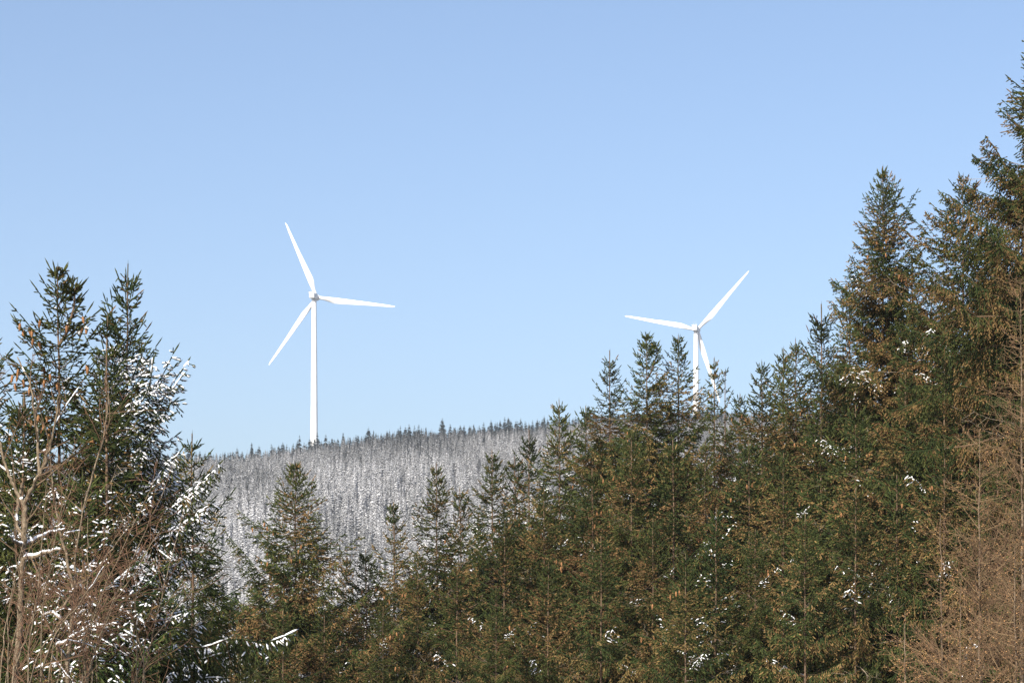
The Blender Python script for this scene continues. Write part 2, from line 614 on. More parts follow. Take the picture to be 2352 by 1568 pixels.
    B = T * np.cos(ang)[:, None] + Sd * np.sin(ang)[:, None]
    B[:, 2] += np.interp(D[i2], [0, 3], [0.2, 0.0]) + rng.normal(0, 0.22, len(i2)) - dd * rng.uniform(0.3, 1.5, len(i2))
    B = unit(B)
    P2 = pt(i2, t2)
    # terminal shoot of every branch
    it = np.arange(nb)
    tT = np.full(nb, 0.93)
    PT, TT = pt(it, tT), tg(it, tT)
    # shoots
    c3 = np.maximum(1, (l2 / (0.066 if sz == 1 else 0.070)).astype(int))
    i3 = np.repeat(np.arange(len(i2)), c3)
    k3 = np.arange(len(i3)) - np.repeat(np.cumsum(c3) - c3, c3)
    u3 = np.clip((k3 + 0.3 + 0.6 * rng.random(len(i3))) / c3[i3], 0, 1)
    P3 = P2[i3] + B[i3] * (l2[i3] * u3)[:, None]
    P3[:, 2] -= 0.25 * dd[i3] * l2[i3] * u3 ** 2
    S3 = unit(np.cross(B[i3], zup) + rng.normal(0, 0.35, (len(i3), 3))) * np.where(k3 % 2 == 0, 1, -1)[:, None]
    a3 = np.radians(rng.normal(48, 10, len(i3)))
    d3 = B[i3] * np.cos(a3)[:, None] + S3 * np.sin(a3)[:, None]
    d3[:, 2] -= 0.5 * dd[i3]
    d3 = unit(d3)
    l3 = sz * (0.085 + 0.09 * (1 - u3)) * rng.uniform(0.7, 1.3, len(i3))
    i3b = i2[i3]
    # gather: branchlet axes, shoots, tips
    sticks(g, P2, P2 + B * l2[:, None], np.full(len(i2), 0.011), np.full(len(i2), 0.012), np.where((rng.random(len(i2)) < 0.75)[:, None], np.array((0.026, 0.042, 0.014)), np.array((0.10, 0.062, 0.028))), 0)
    ot = ta > 0.5
    sticks(g, pt(ib[ot], ta[ot]), pt(ib[ot], tb[ot]), np.full(ot.sum(), 0.017), np.full(ot.sum(), 0.015), np.array((0.030, 0.045, 0.016)), 0)
    P = np.vstack([P2 + B * (l2 * 0.8)[:, None], P3, PT])
    Dr = np.vstack([B, d3, TT])
    Ln = np.r_[l2 * 0.2 + sz * (0.06 + 0.05 * rng.random(len(i2))), l3, sz * (np.interp(D, [0, 4, 8], [0.24, 0.22, 0.14]) + 0.10 * rng.random(nb))]
    Bi = np.r_[i2, i2[i3], it]
    Tt = np.r_[t2, t2[i3], np.ones(nb)]
    n = len(P)
    dark = np.array((0.017, 0.026, 0.011))
    lite = np.array((0.073, 0.080, 0.024))

    def field(k0, k1, m=7):
        v = np.zeros(n)
        for _ in range(m):
            q = rng.normal(0, 1, 3)
            q *= rng.uniform(k0, k1) / np.linalg.norm(q)
            v += np.sin(P @ q + rng.uniform(0, 6.28))
        return v / math.sqrt(m / 2)
    f = np.clip(green + 0.3 * (bn[Bi] - 0.5) + 0.14 * field(1, 3) + rng.normal(0, 0.22, n), 0, 1)[:, None]
    col = dark * (1 - f) + lite * f
    fb = 0.85 * field(1.6, 4.0) + 1.2 * (bn[Bi] - 0.5) + 1.5 * (brown - 0.41) - np.interp(D[Bi], [0, 3], [0.9, 0.0])
    pb = 0.02 + 0.78 / (1 + np.exp(-7.0 * (fb - 0.15)))
    isb = rng.random(n) < pb * np.clip(brown * 3, 0, 1)
    col[isb] = (np.array((0.150, 0.098, 0.041)) * rng.uniform(0.6, 1.35, (n, 1)))[isb]
    spindles(g, P, Dr, Ln, rng.uniform(0.034, 0.050, n) * (1.0 if sz == 1 else 0.88), col, 0, rng)
    # leader
    lp = np.column_stack([axis(np.array([H - leader])), [H - leader]])
    spindles(g, lp, np.array([[0.02, 0, 1.0]]), np.array([leader + 0.12]), np.array([0.030]), np.array([[0.07, 0.075, 0.03]]), 0)
    # snow
    has_snow = snow > 0
    if has_snow:
        # some boughs carry snow along their whole outer half, most carry none
        full = sn < snow * np.clip((D - snow_from) * 0.7 + 0.1, 0.02, 1)
        ss = snow_scale
        wt = np.clip((t2 - 0.25) * 2.2, 0, 1)
        q = np.where(full[i2] & (rng.random(len(i2)) < 0.45 * snow_p * wt) & (B[:, 2] > -0.8))[0]
        pads(gs, P2[q] + B[q] * (l2[q] * 0.1)[:, None] + np.array((0, 0, 0.012)), unit(B[q] * np.array((1, 1, 0.9))), np.minimum(l2[q] * rng.uniform(0.55, 0.95, len(q)) + 0.02, 0.24),
             rng.uniform(0.036, 0.058, len(q)) * ss, rng.uniform(0.020, 0.032, len(q)) * ss)
        fb2 = np.where(full)[0]
        ifb = np.repeat(fb2, 9)
        tf = np.tile(np.linspace(0.42, 0.98, 10)[:-1], len(fb2))
        keep_s = rng.random(len(ifb)) < snow_p * 0.3
        ifb, tf = ifb[keep_s], tf[keep_s]
        if len(ifb):
            s0, s1 = pt(ifb, tf), pt(ifb, np.minimum(tf + 0.075, 1.0))
            sl = np.linalg.norm(s1 - s0, axis=1)
            pads(gs, s0 + np.array((0, 0, 0.015)), unit(s1 - s0), sl * 1.15, rng.uniform(0.04, 0.06, len(ifb)) * ss, rng.uniform(0.02, 0.032, len(ifb)) * ss)
        q = np.where(full[i3b] & (rng.random(len(i3)) < 0.85 * snow_p * wt[i3]) & (d3[:, 2] > -0.7))[0]
        pads(gs, P3[q] + np.array((0, 0, 0.010)), unit(d3[q] * np.array((1, 1, 0.85))), l3[q] * rng.uniform(0.8, 1.1, len(q)) + 0.02,
             rng.uniform(0.032, 0.052, len(q)) * ss, rng.uniform(0.018, 0.030, len(q)) * ss)
    # a few bare, pale dead boughs among the living ones
    m = int(max(0, vis - 4) * 1.1)
    if m:
        dz = rng.uniform(3.5, vis, m)
        az = rng.uniform(0, 6.28, m)
        ln = crown_r(dz, R, slope) * rng.uniform(0.85, 1.2, m)
        el = rng.uniform(-0.35, 0.5, m)
        bb = np.column_stack([axis(H - dz), H - dz])
        hh = np.stack([np.cos(az), np.sin(az), 0 * az], 1)

        def dp(i, t):
            o = bb[i] + hh[i] * (ln[i] * t * np.cos(el[i]))[:, None]
            o[:, 2] += ln[i] * (np.sin(el[i]) * t + 0.12 * t * t + 0.02 * np.sin(9 * t + az[i]))
            return o
        i5 = np.repeat(np.arange(m), 7)
        q0 = np.tile(np.linspace(0, 1, 8)[:-1], m)
        pale = np.array((0.27, 0.22, 0.165))
        sticks(g, dp(i5, q0), dp(i5, q0 + 1 / 7.0), 0.017 * (1.1 - q0), 0.017 * (1.1 - q0 - 1 / 7.0), pale * rng.uniform(0.6, 1.1, (len(i5), 1)), 1)
        i6 = rng.integers(0, m, m * 14)
        q6 = rng.uniform(0.3, 1, len(i6))
        e0 = dp(i6, q6)
        dv = unit(hh[i6] * 0.7 + rng.normal(0, 0.6, (len(i6), 3)))
        sticks(g, e0, e0 + dv * rng.uniform(0.12, 0.5, (len(i6), 1)), np.full(len(i6), 0.006), np.full(len(i6), 0.003), pale * 0.8, 1)
    # dead lower limbs below the living crown
    zl = np.arange(1.0, max(H - vis, 1.2), 0.35)
    if len(zl):
        m = len(zl) * 3
        zz2 = np.repeat(zl, 3) + rng.uniform(-0.15, 0.15, m)
        az = rng.uniform(0, 6.28, m)
        ln = rng.uniform(0.8, 2.2, m)
        p0 = np.column_stack([axis(zz2), zz2])
        p1 = p0 + np.stack([np.cos(az) * ln, np.sin(az) * ln, -0.25 * ln], 1)
        sticks(g, p0, p1, np.full(m, 0.018), np.full(m, 0.005), (0.15, 0.11, 0.08), 1)
    # cone spots: hang from outer upper branchlets
    spots = []
    if cones:
        cand = np.where((D[i2] > cone_from) & (D[i2] < cone_from + 3.2) & (t2 > 0.35) & (l2 < 0.4) & (P2[:, 1] < 0.2))[0]
        hubs = rng.choice(cand, max(1, cones // 4), replace=False)
        for h in hubs:
            near = cand[np.argsort(np.sum((P2[cand] - P2[h]) ** 2, 1))[:20]]
            for q in rng.choice(near, 4, replace=False):
                spots.append(P2[q] + B[q] * l2[q] * 0.7)
        spots = spots[:cones]
    # roughly the height of the trunk, foot buried a little
    out = dict(H=H, trunk=gt.mesh("trunk", [M_BARK], True), crown=g.mesh("crown", [M_NEEDLE, M_TWIG]),
               snow=(gs.mesh("snow", [M_SNOW], True) if has_snow and gs.v else None), cones=spots, rng=rng)
    return out


def cone_mesh():
    g = Geo()
    rings = []
    for z, r in ((0, .006), (-.012, .018), (-.04, .026), (-.075, .027), (-.11, .021), (-.135, .012), (-.145, .004)):
        rings.append(circle(r, z, 8) * np.array((1, 1, 1)) + 0)
    loft(g, rings[::-1])
    return g.mesh("cone", [M_CONE], True)


CONE = cone_mesh()


def plant_spruce(pr, apex, label, rot=0.0, name="spruce_tree", group="green spruces in front of the hill"):
    gz = float(ground_z(apex[0], apex[1]))
    h = apex[2] - gz
    s = h / pr["H"]
    o = obj(name, None, loc=(apex[0], apex[1], gz))
    o.scale = (s, s, s)
    o.rotation_euler = (0, 0, rot)
    tag(o, label, "spruce", group)
    obj("trunk", pr["trunk"], o)
    obj("crown", pr["crown"], o)
    if pr["snow"] is not None:
        tag(obj("snow", pr["snow"], o), kind="stuff")
    for p in pr["cones"]:
        c = obj("cone", CONE, o, p)
        k = 1.25 / s
        c.scale = (k, k, k)
        c.rotation_euler = (0.15 * math.sin(p[0] * 40), 0.15 * math.sin(p[1] * 50), p[2])
    return o


def height_at(px, py, Y):
    a = at(px, py, Y)
    return a[2] - float(ground_z(a[0], Y))


# --- left group, each tree its own
LEFT = "spruces of the left group"
UNIQ = [
    # px, py, Y, rot, group, label, parameters
    (-70, 660, 56, 0, LEFT, "dark spruce cut off by the left edge of the photo, only branch tips showing", dict(R=3.2, slope=.6, sz=1.25, snow=.25, snow_from=2, droop=.5, brown=.12)),
    (132, 612, 56, 0, LEFT, "dense left spruce with a forked double top and clusters of tan cones", dict(R=2.9, slope=.6, sz=1.25, double=True, leader=.3, snow=.1, snow_scale=1.0, snow_from=0.2, cones=64, cone_from=1.9, droop=.5, brown=.12)),
    (247, 725, 53, 0, LEFT, "slender spruce with a bare pale orange trunk between two taller left spruces", dict(R=1.5, slope=.34, snow=.3, snow_from=1.5, sz=1.25, sparse=.7, brown=.2, droop=.2)),
    (294, 606, 58, 0, LEFT, "tall left spruce with a long bare leader and heavy snow on its lower boughs", dict(steep=16, R=3.9, slope=.43, sz=1.25, snow=1.3, snow_p=1.5, snow_from=2.7, sparse=.92, leader=.75, brown=.1, droop=.5, snow_scale=1.12, cones=8, cone_from=3)),
    (441, 995, 65, 0, LEFT, "green snowless spruce leaning out behind the snow laden one at left", dict(R=2.6, slope=.42, sz=1.25, brown=.2, droop=.5)),
    (55, 905, 50, 0, LEFT, "snow dusted spruce behind the pale forked trunk at lower left", dict(R=2.8, slope=.5, sz=1.25, snow=.5, snow_p=1.1, snow_scale=1.0, snow_from=.6, brown=.1, droop=.7)),
    (190, 1085, 49, 0, LEFT, "low snowy spruce under the left group, mostly behind bare reddish stems", dict(R=2.8, slope=.6, sz=1.25, snow=.65, snow_p=1.1, snow_from=.3, brown=.1, droop=.7, snow_scale=1.05)),
    (2027, 382, 95, 0, None, "tall pointed spruce with a thin leader, tallest full top on the right", dict(steep=16, R=3.4, slope=.48, leader=.6, brown=.42, snow=.05, snow_from=5, cones=8, cone_from=3.5)),
    (2212, 402, 91, 0, None, "broad spruce with several tops beside the tallest pointed spruce", dict(R=4.6, slope=.8, leader=.35, double=True, brown=.45, snow=.05, snow_from=5, cones=24, cone_from=1.8)),
    (2415, 55, 80, 0, None, "largest spruce, cut off by the right edge, long boughs against the sky", dict(R=4.5, slope=.85, brown=.38, droop=.5, vis=22, gap=1.0, cones=6, cone_from=6)),
    (1400, 804, 104, 0, None, "spruce with a long bare leader, first tall top right of the hill ridge", dict(R=3.0, slope=.42, leader=.8, brown=.4, sparse=.9)),
    (1485, 768, 100, 0, None, "twin topped spruce between the long leader spruce and the right turbine", dict(R=3.2, slope=.52, double=True, leader=.25, brown=.4, cones=12, cone_from=3.2)),
    (1558, 770, 101, 0, None, "layered spruce standing just left of the right turbine tower", dict(R=2.9, slope=.44, leader=.4, brown=.35, snow=.05, snow_from=4)),
    (1640, 822, 106, 0, None, "thin sparse spruce crossing the lowest blade of the right turbine", dict(R=1.6, slope=.26, leader=.5, sparse=.6, brown=.4, cones=4, cone_from=2.5)),
    (1666, 850, 108, 0, None, "nearly bare spindly spruce just right of the lowest turbine blade", dict(R=.7, slope=.16, leader=.25, sparse=.4, brown=.3)),
    (680, 1063, 92, 0, None, "lone full spruce in front of the snowy hill, below the left turbine", dict(R=4.6, slope=.85, leader=.3, brown=.38, cones=16, cone_from=1.6)),
    (1645, 1165, 80, 0, None, "bluish young spruce with stripes of snow along its boughs", dict(R=1.5, slope=.34, brown=.1, green=.3, snow=.5, snow_p=.45, snow_from=.3, droop=.3)),
]
seed = 11
for px, py, Y, rot, grp, lab, kw in UNIQ:
    a = at(px, py, Y)
    h = height_at(px, py, Y)
    kw = dict(kw)
    kw.setdefault("vis", max(5.0, a[2] + 1.6))
    pr = make_spruce("spruce", seed, h, **kw)
    plant_spruce(pr, a, lab, rot, group=grp or "green spruces in front of the hill")
    seed += 7

# --- kinds that stand more than once
P_SLIM = make_spruce("slim", 301, 20, R=2.6, slope=.46, vis=12, brown=.5, cones=8, cone_from=1.5, snow=.012)
P_BRWN = make_spruce("brown", 302, 18, R=2.0, slope=.42, vis=10, brown=.85, sparse=.8, cones=4, cone_from=1.5)
P_FULL = make_spruce("full", 303, 22, gap=1.6, iw=2.4, R=3.1, slope=.54, vis=14, brown=.45, cones=12, cone_from=2.5, snow=.02, snow_from=2)
P_TALL = make_spruce("tall", 304, 25, R=3.1, slope=.46, vis=16, brown=.5, leader=.6, cones=8, cone_from=2.5, snow=.018, snow_from=3)
P_LOW = make_spruce("low", 305, 17, R=3.2, slope=.68, vis=9, brown=.5, droop=.6, snow=.03, snow_from=.5, cones=8, cone_from=1.5, gap=1.9, iw=1.6)
P_LOW2 = make_spruce("low", 306, 17, R=3.4, slope=.70, vis=9, brown=.35, droop=.8, snow=.045, snow_from=.5, gap=2.4, iw=0.9)
P_THIN = make_spruce("thin", 307, 20, R=2.8, slope=.46, vis=12, brown=.4, leader=.8, sparse=.85, cones=4, cone_from=2)

MANY = [
    (905, 1148, 105, P_BRWN, "slender brown tinged spruce in the dip right of the lone full spruce"),
    (1002, 1063, 99, P_SLIM, "pointed green spruce in the dip of the treeline, mid hill behind"),
    (1056, 1118, 110, P_BRWN, "rusty brown narrow spruce right of the pointed one in the treeline dip"),
    (840, 1262, 96, P_LOW, "low spruce at the bottom of the treeline dip"),
    (795, 1275, 101, P_BRWN, "small thin brown spruce just right of the lone full spruce"),
    (1098, 1180, 107, P_THIN, "short spruce between the rusty narrow one and the climbing treeline"),
    (1130, 1033, 104, P_SLIM, "spruce where the treeline starts climbing to the right"),
    (1182, 1048, 116, P_BRWN, "brown narrow spruce half hidden where the treeline starts to climb"),
    (1215, 985, 110, P_THIN, "open spruce with a long leader before the hill, left of the orange trunk"),
    (1284, 918, 105, P_SLIM, "spruce with an orange trunk whose tip just tops the hill ridge"),
    (1345, 932, 115, P_FULL, "spruce filling the gap before the first tall top right of the ridge"),
    (1700, 905, 112, P_FULL, "short topped spruce right of the turbine, at the low notch"),
    (1750, 830, 104, P_FULL, "bushy spruce midway between right turbine and the tallest pointed spruce"),
    (1800, 800, 111, P_SLIM, "narrow spruce rising behind the bushy one right of the turbine"),
    (1827, 778, 108, P_TALL, "spruce two tops left of the tallest pointed spruce"),
    (1886, 698, 107, P_THIN, "thin spruce with a needle like leader left of the tallest pointed spruce"),
    (1950, 650, 110, P_TALL, "spruce shoulder against the left flank of the tallest pointed spruce"),
    (2096, 590, 101, P_THIN, "open spruce in the gap between the two highest right tops"),
    (2140, 640, 112, P_TALL, "spruce deep in the gap behind the broad many topped spruce"),
    (2290, 520, 99, P_TALL, "spruce between the broad many topped one and the right edge"),
    (1450, 985, 92, P_FULL, "full spruce in front of the twin topped one"),
    (1360, 1075, 93, P_LOW, "dark full spruce in front of the long leader spruce"),
    (1250, 1120, 94, P_FULL, "spruce in front of the orange trunked one"),
    (1160, 1200, 92, P_LOW2, "low broad spruce at the foot of the climbing treeline"),
    (1545, 1010, 93, P_LOW2, "drooping spruce in front of the layered one by the turbine"),
    (1620, 1010, 98, P_TALL, "spruce hiding the foot of the right turbine tower"),
    (1720, 1010, 94, P_LOW, "snow patched spruce in front of the bushy one right of the turbine"),
    (1800, 1040, 89, P_FULL, "full spruce in the second row, right of the snow striped young spruce"),
    (1885, 900, 96, P_FULL, "full spruce below the needle like leader"),
    (1965, 930, 90, P_LOW, "broad spruce at the foot of the tallest pointed spruce"),
    (2080, 860, 89, P_FULL, "spruce with hanging cones below the gap of the highest right tops"),
    (2170, 800, 86, P_LOW2, "drooping dark spruce below the broad many topped one"),
    (2300, 760, 84, P_FULL, "spruce behind the tan larch twigs at the right edge"),
    (595, 1330, 93, P_LOW, "low spruce left of the lone full spruce, touching the left group"),
    (650, 1400, 84, P_LOW2, "low dark spruce at the bottom, in front of the lone full spruce"),
    (745, 1385, 86, P_LOW, "low spruce at the bottom right of the lone full spruce"),
    (540, 1455, 80, P_LOW2, "lowest spruce tip at the bottom beside the left snow boughs"),
    (880, 1370, 84, P_FULL, "spruce at the bottom below the treeline dip"),
    (960, 1270, 93, P_FULL, "spruce in the second row below the pointed one in the dip"),
    (1050, 1300, 86, P_LOW2, "drooping spruce at the bottom below the rusty narrow one"),
    (1140, 1345, 80, P_FULL, "spruce at the bottom middle of the photo, before the climbing row"),
    (1260, 1290, 82, P_LOW, "brown flecked spruce at the bottom, below the orange trunked one"),
    (1380, 1230, 81, P_LOW2, "dark drooping spruce at the bottom, below the long leader spruce"),
    (1500, 1190, 81, P_FULL, "front row spruce below the twin topped one"),
    (1575, 1270, 77, P_LOW, "front row spruce left of the snow striped young spruce"),
    (1735, 1215, 80, P_FULL, "front row spruce right of the snow striped young spruce"),
    (1850, 1180, 78, P_LOW2, "dark front row spruce with deep shade under its boughs"),
    (1965, 1120, 79, P_LOW2, "wide front row spruce with snow lined boughs, left of the larches"),
    (2060, 1090, 80, P_LOW, "front row spruce next to the left larch sapling"),
    (2170, 1010, 79, P_LOW, "spruce partly veiled by the larch left of its trunk"),
    (2290, 1050, 78, P_LOW2, "spruce veiled by larch twigs at the lower right edge"),
]
for k, (px, py, Y, pr, lab) in enumerate(MANY):
    plant_spruce(pr, at(px, py, Y), lab, (k * 2.39996) % 6.283)


# ------------------------------------------------------------------ bare trees
def grow(g, gs, rng, p, d, L, r, lvl, cfg, col):
    """one bare limb and what grows on it; returns nothing, fills g (wood) and gs (snow)"""
    n = max(3, int(L / cfg["seg"][lvl]))
    st = L / n
    pts, rr = [np.array(p)], [r]
    d = d / np.linalg.norm(d)
    for k in range(n):
        d = d + rng.normal(0, cfg["wob"][lvl], 3)
        d[2] += cfg["up"][lvl] * st
        d /= np.linalg.norm(d)
        pts.append(pts[-1] + d * st)
        rr.append(max(r * (1 - 0.85 * (k + 1) / n), cfg["rmin"]))
    pts = np.array(pts)
    rr = np.array(rr)
    c = col[min(lvl, len(col) - 1)] * rng.uniform(0.75, 1.25)
    g.append((pts[:-1], pts[1:], rr[:-1], rr[1:], np.tile(c, (n, 1)), lvl))
    if gs is not None and rng.random() < cfg["snow"][lvl]:
        dd = pts[1:] - pts[:-1]
        flat = np.abs(unit(dd)[:, 2]) < 0.75
        q = np.where(flat & (rng.random(n) < 0.8))[0]
        if len(q):
            gs.append((pts[q] + np.array((0, 0, 1)) * rr[q, None] * 0.7, dd[q], rr[q]))
    if lvl + 1 >= len(cfg["seg"]):
        return
    m = rng.poisson(L * cfg["den"][lvl])
    for _ in range(m):
        u = rng.uniform(cfg["from"][lvl], 1.0)
        k = min(int(u * n), n - 1)
        q = pts[k] + (pts[k + 1] - pts[k]) * (u * n - k)
        t = unit(pts[k + 1] - pts[k])
        s = rng.normal(0, 1, 3)
        s -= t * s.dot(t)
        s /= np.linalg.norm(s)
        a = R_(rng.normal(cfg["ang"][lvl], 10))
        nd = t * math.cos(a) + s * math.sin(a)
        ln = L * cfg["len"][lvl] * (1 - 0.6 * u) * rng.uniform(0.6, 1.3)
        grow(g, gs, rng, q, nd, max(ln, cfg["lmin"]), max(rr[k] * cfg["rk"][lvl], cfg["rmin"]), lvl + 1, cfg, col)


def emit(g, items, lv, sides):
    it = [x for x in items if x[5] in lv]
    if it:
        sticks(g, *[np.concatenate([x[k] for x in it]) for k in range(5)], 0, sides)


def bare_tree(name, label, cat, group, base, limbs, cfg, cols, seed, trunk_mat, twig_sides=3, bits=None):
    """limbs: list of (polyline world points, r0, r1, density of side branches)"""
    rng = np.random.default_rng(seed)
    o = obj(name, None, loc=tuple(base))
    tag(o, label, cat, group)
    b = np.asarray(base)
    gt, items, snow = Geo(), [], []
    for pts, r0, r1, den, sn in limbs:
        pts = np.asarray(pts, float)
        # smooth the polyline
        s = np.linspace(0, len(pts) - 1, (len(pts) - 1) * 5 + 1)
        q = np.stack([np.interp(s, np.arange(len(pts)), pts[:, k]) for k in range(3)], 1)
        for _ in range(3):
            q[1:-1] = 0.25 * q[:-2] + 0.5 * q[1:-1] + 0.25 * q[2:]
        q[1:-1] += rng.normal(0, 0.012, (len(q) - 2, 3))
        rr = np.linspace(r0, r1, len(q))
        tube(gt, q - b, rr, 9 if r0 > 0.05 else 6)
        length = np.sum(np.linalg.norm(np.diff(q, axis=0), axis=1))
        if sn > 0:
            for k in range(len(q) - 1):
                dv = q[k + 1] - q[k]
                if abs(unit(dv)[2]) < 0.8 and rng.random() < sn:
                    snow.append((q[k:k + 1] - b + np.array((0, 0, rr[k] * 0.75)), dv[None], rr[k:k + 1] * 1.0))
        for _ in range(rng.poisson(length * den)):
            u = rng.uniform(0.15, 1) * (len(q) - 1)
            k = min(int(u), len(q) - 2)
            p = q[k] + (q[k + 1] - q[k]) * (u - k)
            t = unit(q[k + 1] - q[k])
            sd = rng.normal(0, 1, 3)
            sd -= t * sd.dot(t)
            sd /= np.linalg.norm(sd)
            a = R_(rng.normal(cfg["ang0"], 12))
            L0 = cfg["len0"] * rng.uniform(0.3, 1.35) * (1.15 - 0.7 * u / (len(q) - 1)) * cfg.get("prof", lambda v: 1.0)(u / (len(q) - 1))
            grow(items, snow, rng, p - b, t * math.cos(a) + sd * math.sin(a), L0, min(rr[k] * 0.6, cfg["r0"]), 0, cfg, cols)
    obj("trunk", gt.mesh("trunk", [trunk_mat], True), o)
    g = Geo()
    emit(g, items, (0,), 5)
    emit(g, items, (1, 2, 3), twig_sides)
    if bits:                                                         # small cones and buds along the twigs
        tw = [x for x in items if x[5] >= 1]
        pp = np.concatenate([x[0] for x in tw])
        q = rng.choice(len(pp), min(bits[0], len(pp)), replace=False)
        dd = unit(rng.normal(0, 1, (len(q), 3)))
        spindles(g, pp[q], dd, np.full(len(q), bits[1]), np.full(len(q), bits[1] * 0.8), np.tile(bits[2], (len(q), 1)) * rng.uniform(0.6, 1.3, (len(q), 1)), 0, rng, 0.5)
    obj("crown", g.mesh("crown", [M_TWIG]), o)
    if snow:
        gs = Geo()
        p = np.concatenate([x[0] for x in snow])
        dv = np.concatenate([x[1] for x in snow])
        rr = np.concatenate([x[2] for x in snow])
        ln = np.linalg.norm(dv, axis=1)
        dv = unit(dv + np.array((1e-4, 0, 0)))
        pads(gs, p - dv * (ln * 0.15)[:, None], dv, ln * 1.35, np.maximum(rr * 2.2, 0.022), np.maximum(rr * 1.3, 0.016))
        tag(obj("snow", gs.mesh("snow", [M_SNOW], True), o), kind="stuff")
    return o


C_DEC = [np.array((0.14, 0.10, 0.065)), np.array((0.12, 0.072, 0.048)), np.array((0.11, 0.062, 0.044)), np.array((0.11, 0.06, 0.042))]
CFG_DEC = dict(seg=[0.22, 0.16, 0.12], wob=[0.10, 0.13, 0.14], up=[0.25, 0.3, 0.2], den=[3.6, 4.5], len=[0.6, 0.5], ang=[42, 45], rk=[0.5, 0.6],
               rmin=0.0045, lmin=0.16, snow=[0.05, 0.0, 0.0], ang0=50, len0=1.25, r0=0.018)
CFG_DEC["from"] = [0.15, 0.15]


def poly(pp, Y, dy=0.0):
    return [at(x, y, Y + dy * k) for k, (x, y) in enumerate(pp)]


def foot(x, Y):
    return np.array([x, Y, float(ground_z(x, Y))])


Yd = 42.0
pb = foot(at(30, 1568, Yd)[0], Yd)
bare_tree("deciduous_tree", "bare tree with a pale forked trunk and snow caught on its limbs, far left", "bare tree", "bare trees at lower left", pb, [
    ([pb] + poly([(34, 1568), (48, 1400), (52, 1297), (56, 1243)], Yd), .060, .046, .9, 0),
    (poly([(56, 1243), (57, 1200), (56, 1159)], Yd), .052, .044, .8, .1),
    (poly([(56, 1243), (36, 1200), (40, 1160), (52, 1110)], Yd, .3), .04, .025, 1.0, .2),
    (poly([(56, 1160), (34, 1120), (18, 1085), (6, 1040), (-20, 960), (-30, 860)], Yd, .15), .036, .011, 2.6, .15),
    (poly([(56, 1160), (74, 1118), (90, 1091), (112, 1050), (128, 970), (136, 905)], Yd, -.15), .038, .011, 2.6, .15),
    (poly([(90, 1091), (88, 1030), (80, 960), (70, 880), (40, 820)], Yd, .2), .03, .010, 2.6, .2),
    (poly([(52, 1283), (75, 1280), (107, 1268), (140, 1262)], Yd, -.2), .045, .018, 1.8, 1.0),
    (poly([(56, 1250), (80, 1240), (112, 1222), (150, 1215)], Yd, .2), .04, .015, 1.8, 1.0),
    (poly([(54, 1252), (36, 1246), (20, 1228)], Yd, -.3), .035, .015, 1.5, 1.0),
], CFG_DEC, C_DEC, 5, M_PALE)
pb = foot(at(150, 1568, 44)[0], 44)
bare_tree("deciduous_tree", "bare tree with a low snow covered limb, second trunk from the left edge", "bare tree", "bare trees at lower left", pb, [
    ([pb] + poly([(152, 1568), (158, 1500), (166, 1420), (170, 1360), (176, 1250), (196, 1150)], 44), .050, .012, 1.5, 0),
    (poly([(156, 1520), (124, 1483), (170, 1462), (196, 1442), (236, 1438), (268, 1432)], 44, -.25), .04, .015, 2.0, 1.0),
    (poly([(166, 1425), (176, 1448), (205, 1446), (250, 1450)], 44, .2), .03, .012, 1.6, .95),
    (poly([(164, 1450), (126, 1404), (100, 1410)], 44, .2), .035, .018, 1.5, .9),
    (poly([(126, 1404), (148, 1391), (166, 1362), (180, 1340), (204, 1328), (250, 1270), (285, 1225), (310, 1190)], 44, -.1), .032, .008, 2.2, .12),
    (poly([(170, 1360), (150, 1270), (130, 1180), (118, 1090), (110, 1000)], 44, .15), .035, .008, 2.4, .15),
    (poly([(196, 1150), (230, 1040), (245, 960), (250, 900)], 44, .1), .022, .006, 2.2, .1),
], CFG_DEC, C_DEC, 6, M_PALE)
CFG_SH = dict(seg=[0.16, 0.12], wob=[0.14, 0.17], up=[0.15, 0.1], den=[4.2], len=[0.55], ang=[38], rk=[0.6], rmin=0.004, lmin=0.15, snow=[0.04, 0.0], ang0=48, len0=1.05, r0=0.012)
CFG_SH["from"] = [0.1]
C_SH = [np.array((0.135, 0.085, 0.055)), np.array((0.12, 0.068, 0.045)), np.array((0.11, 0.06, 0.042))]
rngs = np.random.default_rng(77)
for k, (px, Yq, n, lab) in enumerate([
        (205, 40, 7, "clump of bare reddish stems sweeping right, in the middle of the lower left"),
        (300, 41, 4, "rightmost clump of bare thin stems, before the snow laden boughs"),
        (95, 39, 6, "clump of bare twigs between the pale forked trunk and the second trunk"),
        (-10, 40, 5, "clump of bare stems at the lower left corner, before the pale forked trunk")]):
    fx = at(px, 1568, Yq)[0]
    pb = foot(fx, Yq)
    limbs = []
    for j in range(n):
        ex = px + rngs.uniform(-20, 220) * (1.0 if k == 0 else 0.8)
        ey = rngs.uniform(1190, 1460) if j % 2 else rngs.uniform(1060, 1330)
        dy = rngs.uniform(-.5, .5)
        x0 = px + rngs.uniform(-40, 40)
        cv = rngs.uniform(-30, 8)
        limbs.append(([pb + np.array((rngs.uniform(-.2, .2), rngs.uniform(-.2, .2), 0))] + poly([(x0, 1568), (x0 + (ex - x0) * .35 + cv, 1568 + (ey - 1568) * .38), (x0 + (ex - x0) * .7 + cv * .6, 1568 + (ey - 1568) * .72), (ex, ey)], Yq, dy),
                      rngs.uniform(.010, .021), .0045, 2.5, 0))
    bare_tree("bare_shrub", lab, "shrub", "bare shrubs at lower left", pb, limbs, CFG_SH, C_SH, 40 + k, M_PALE)

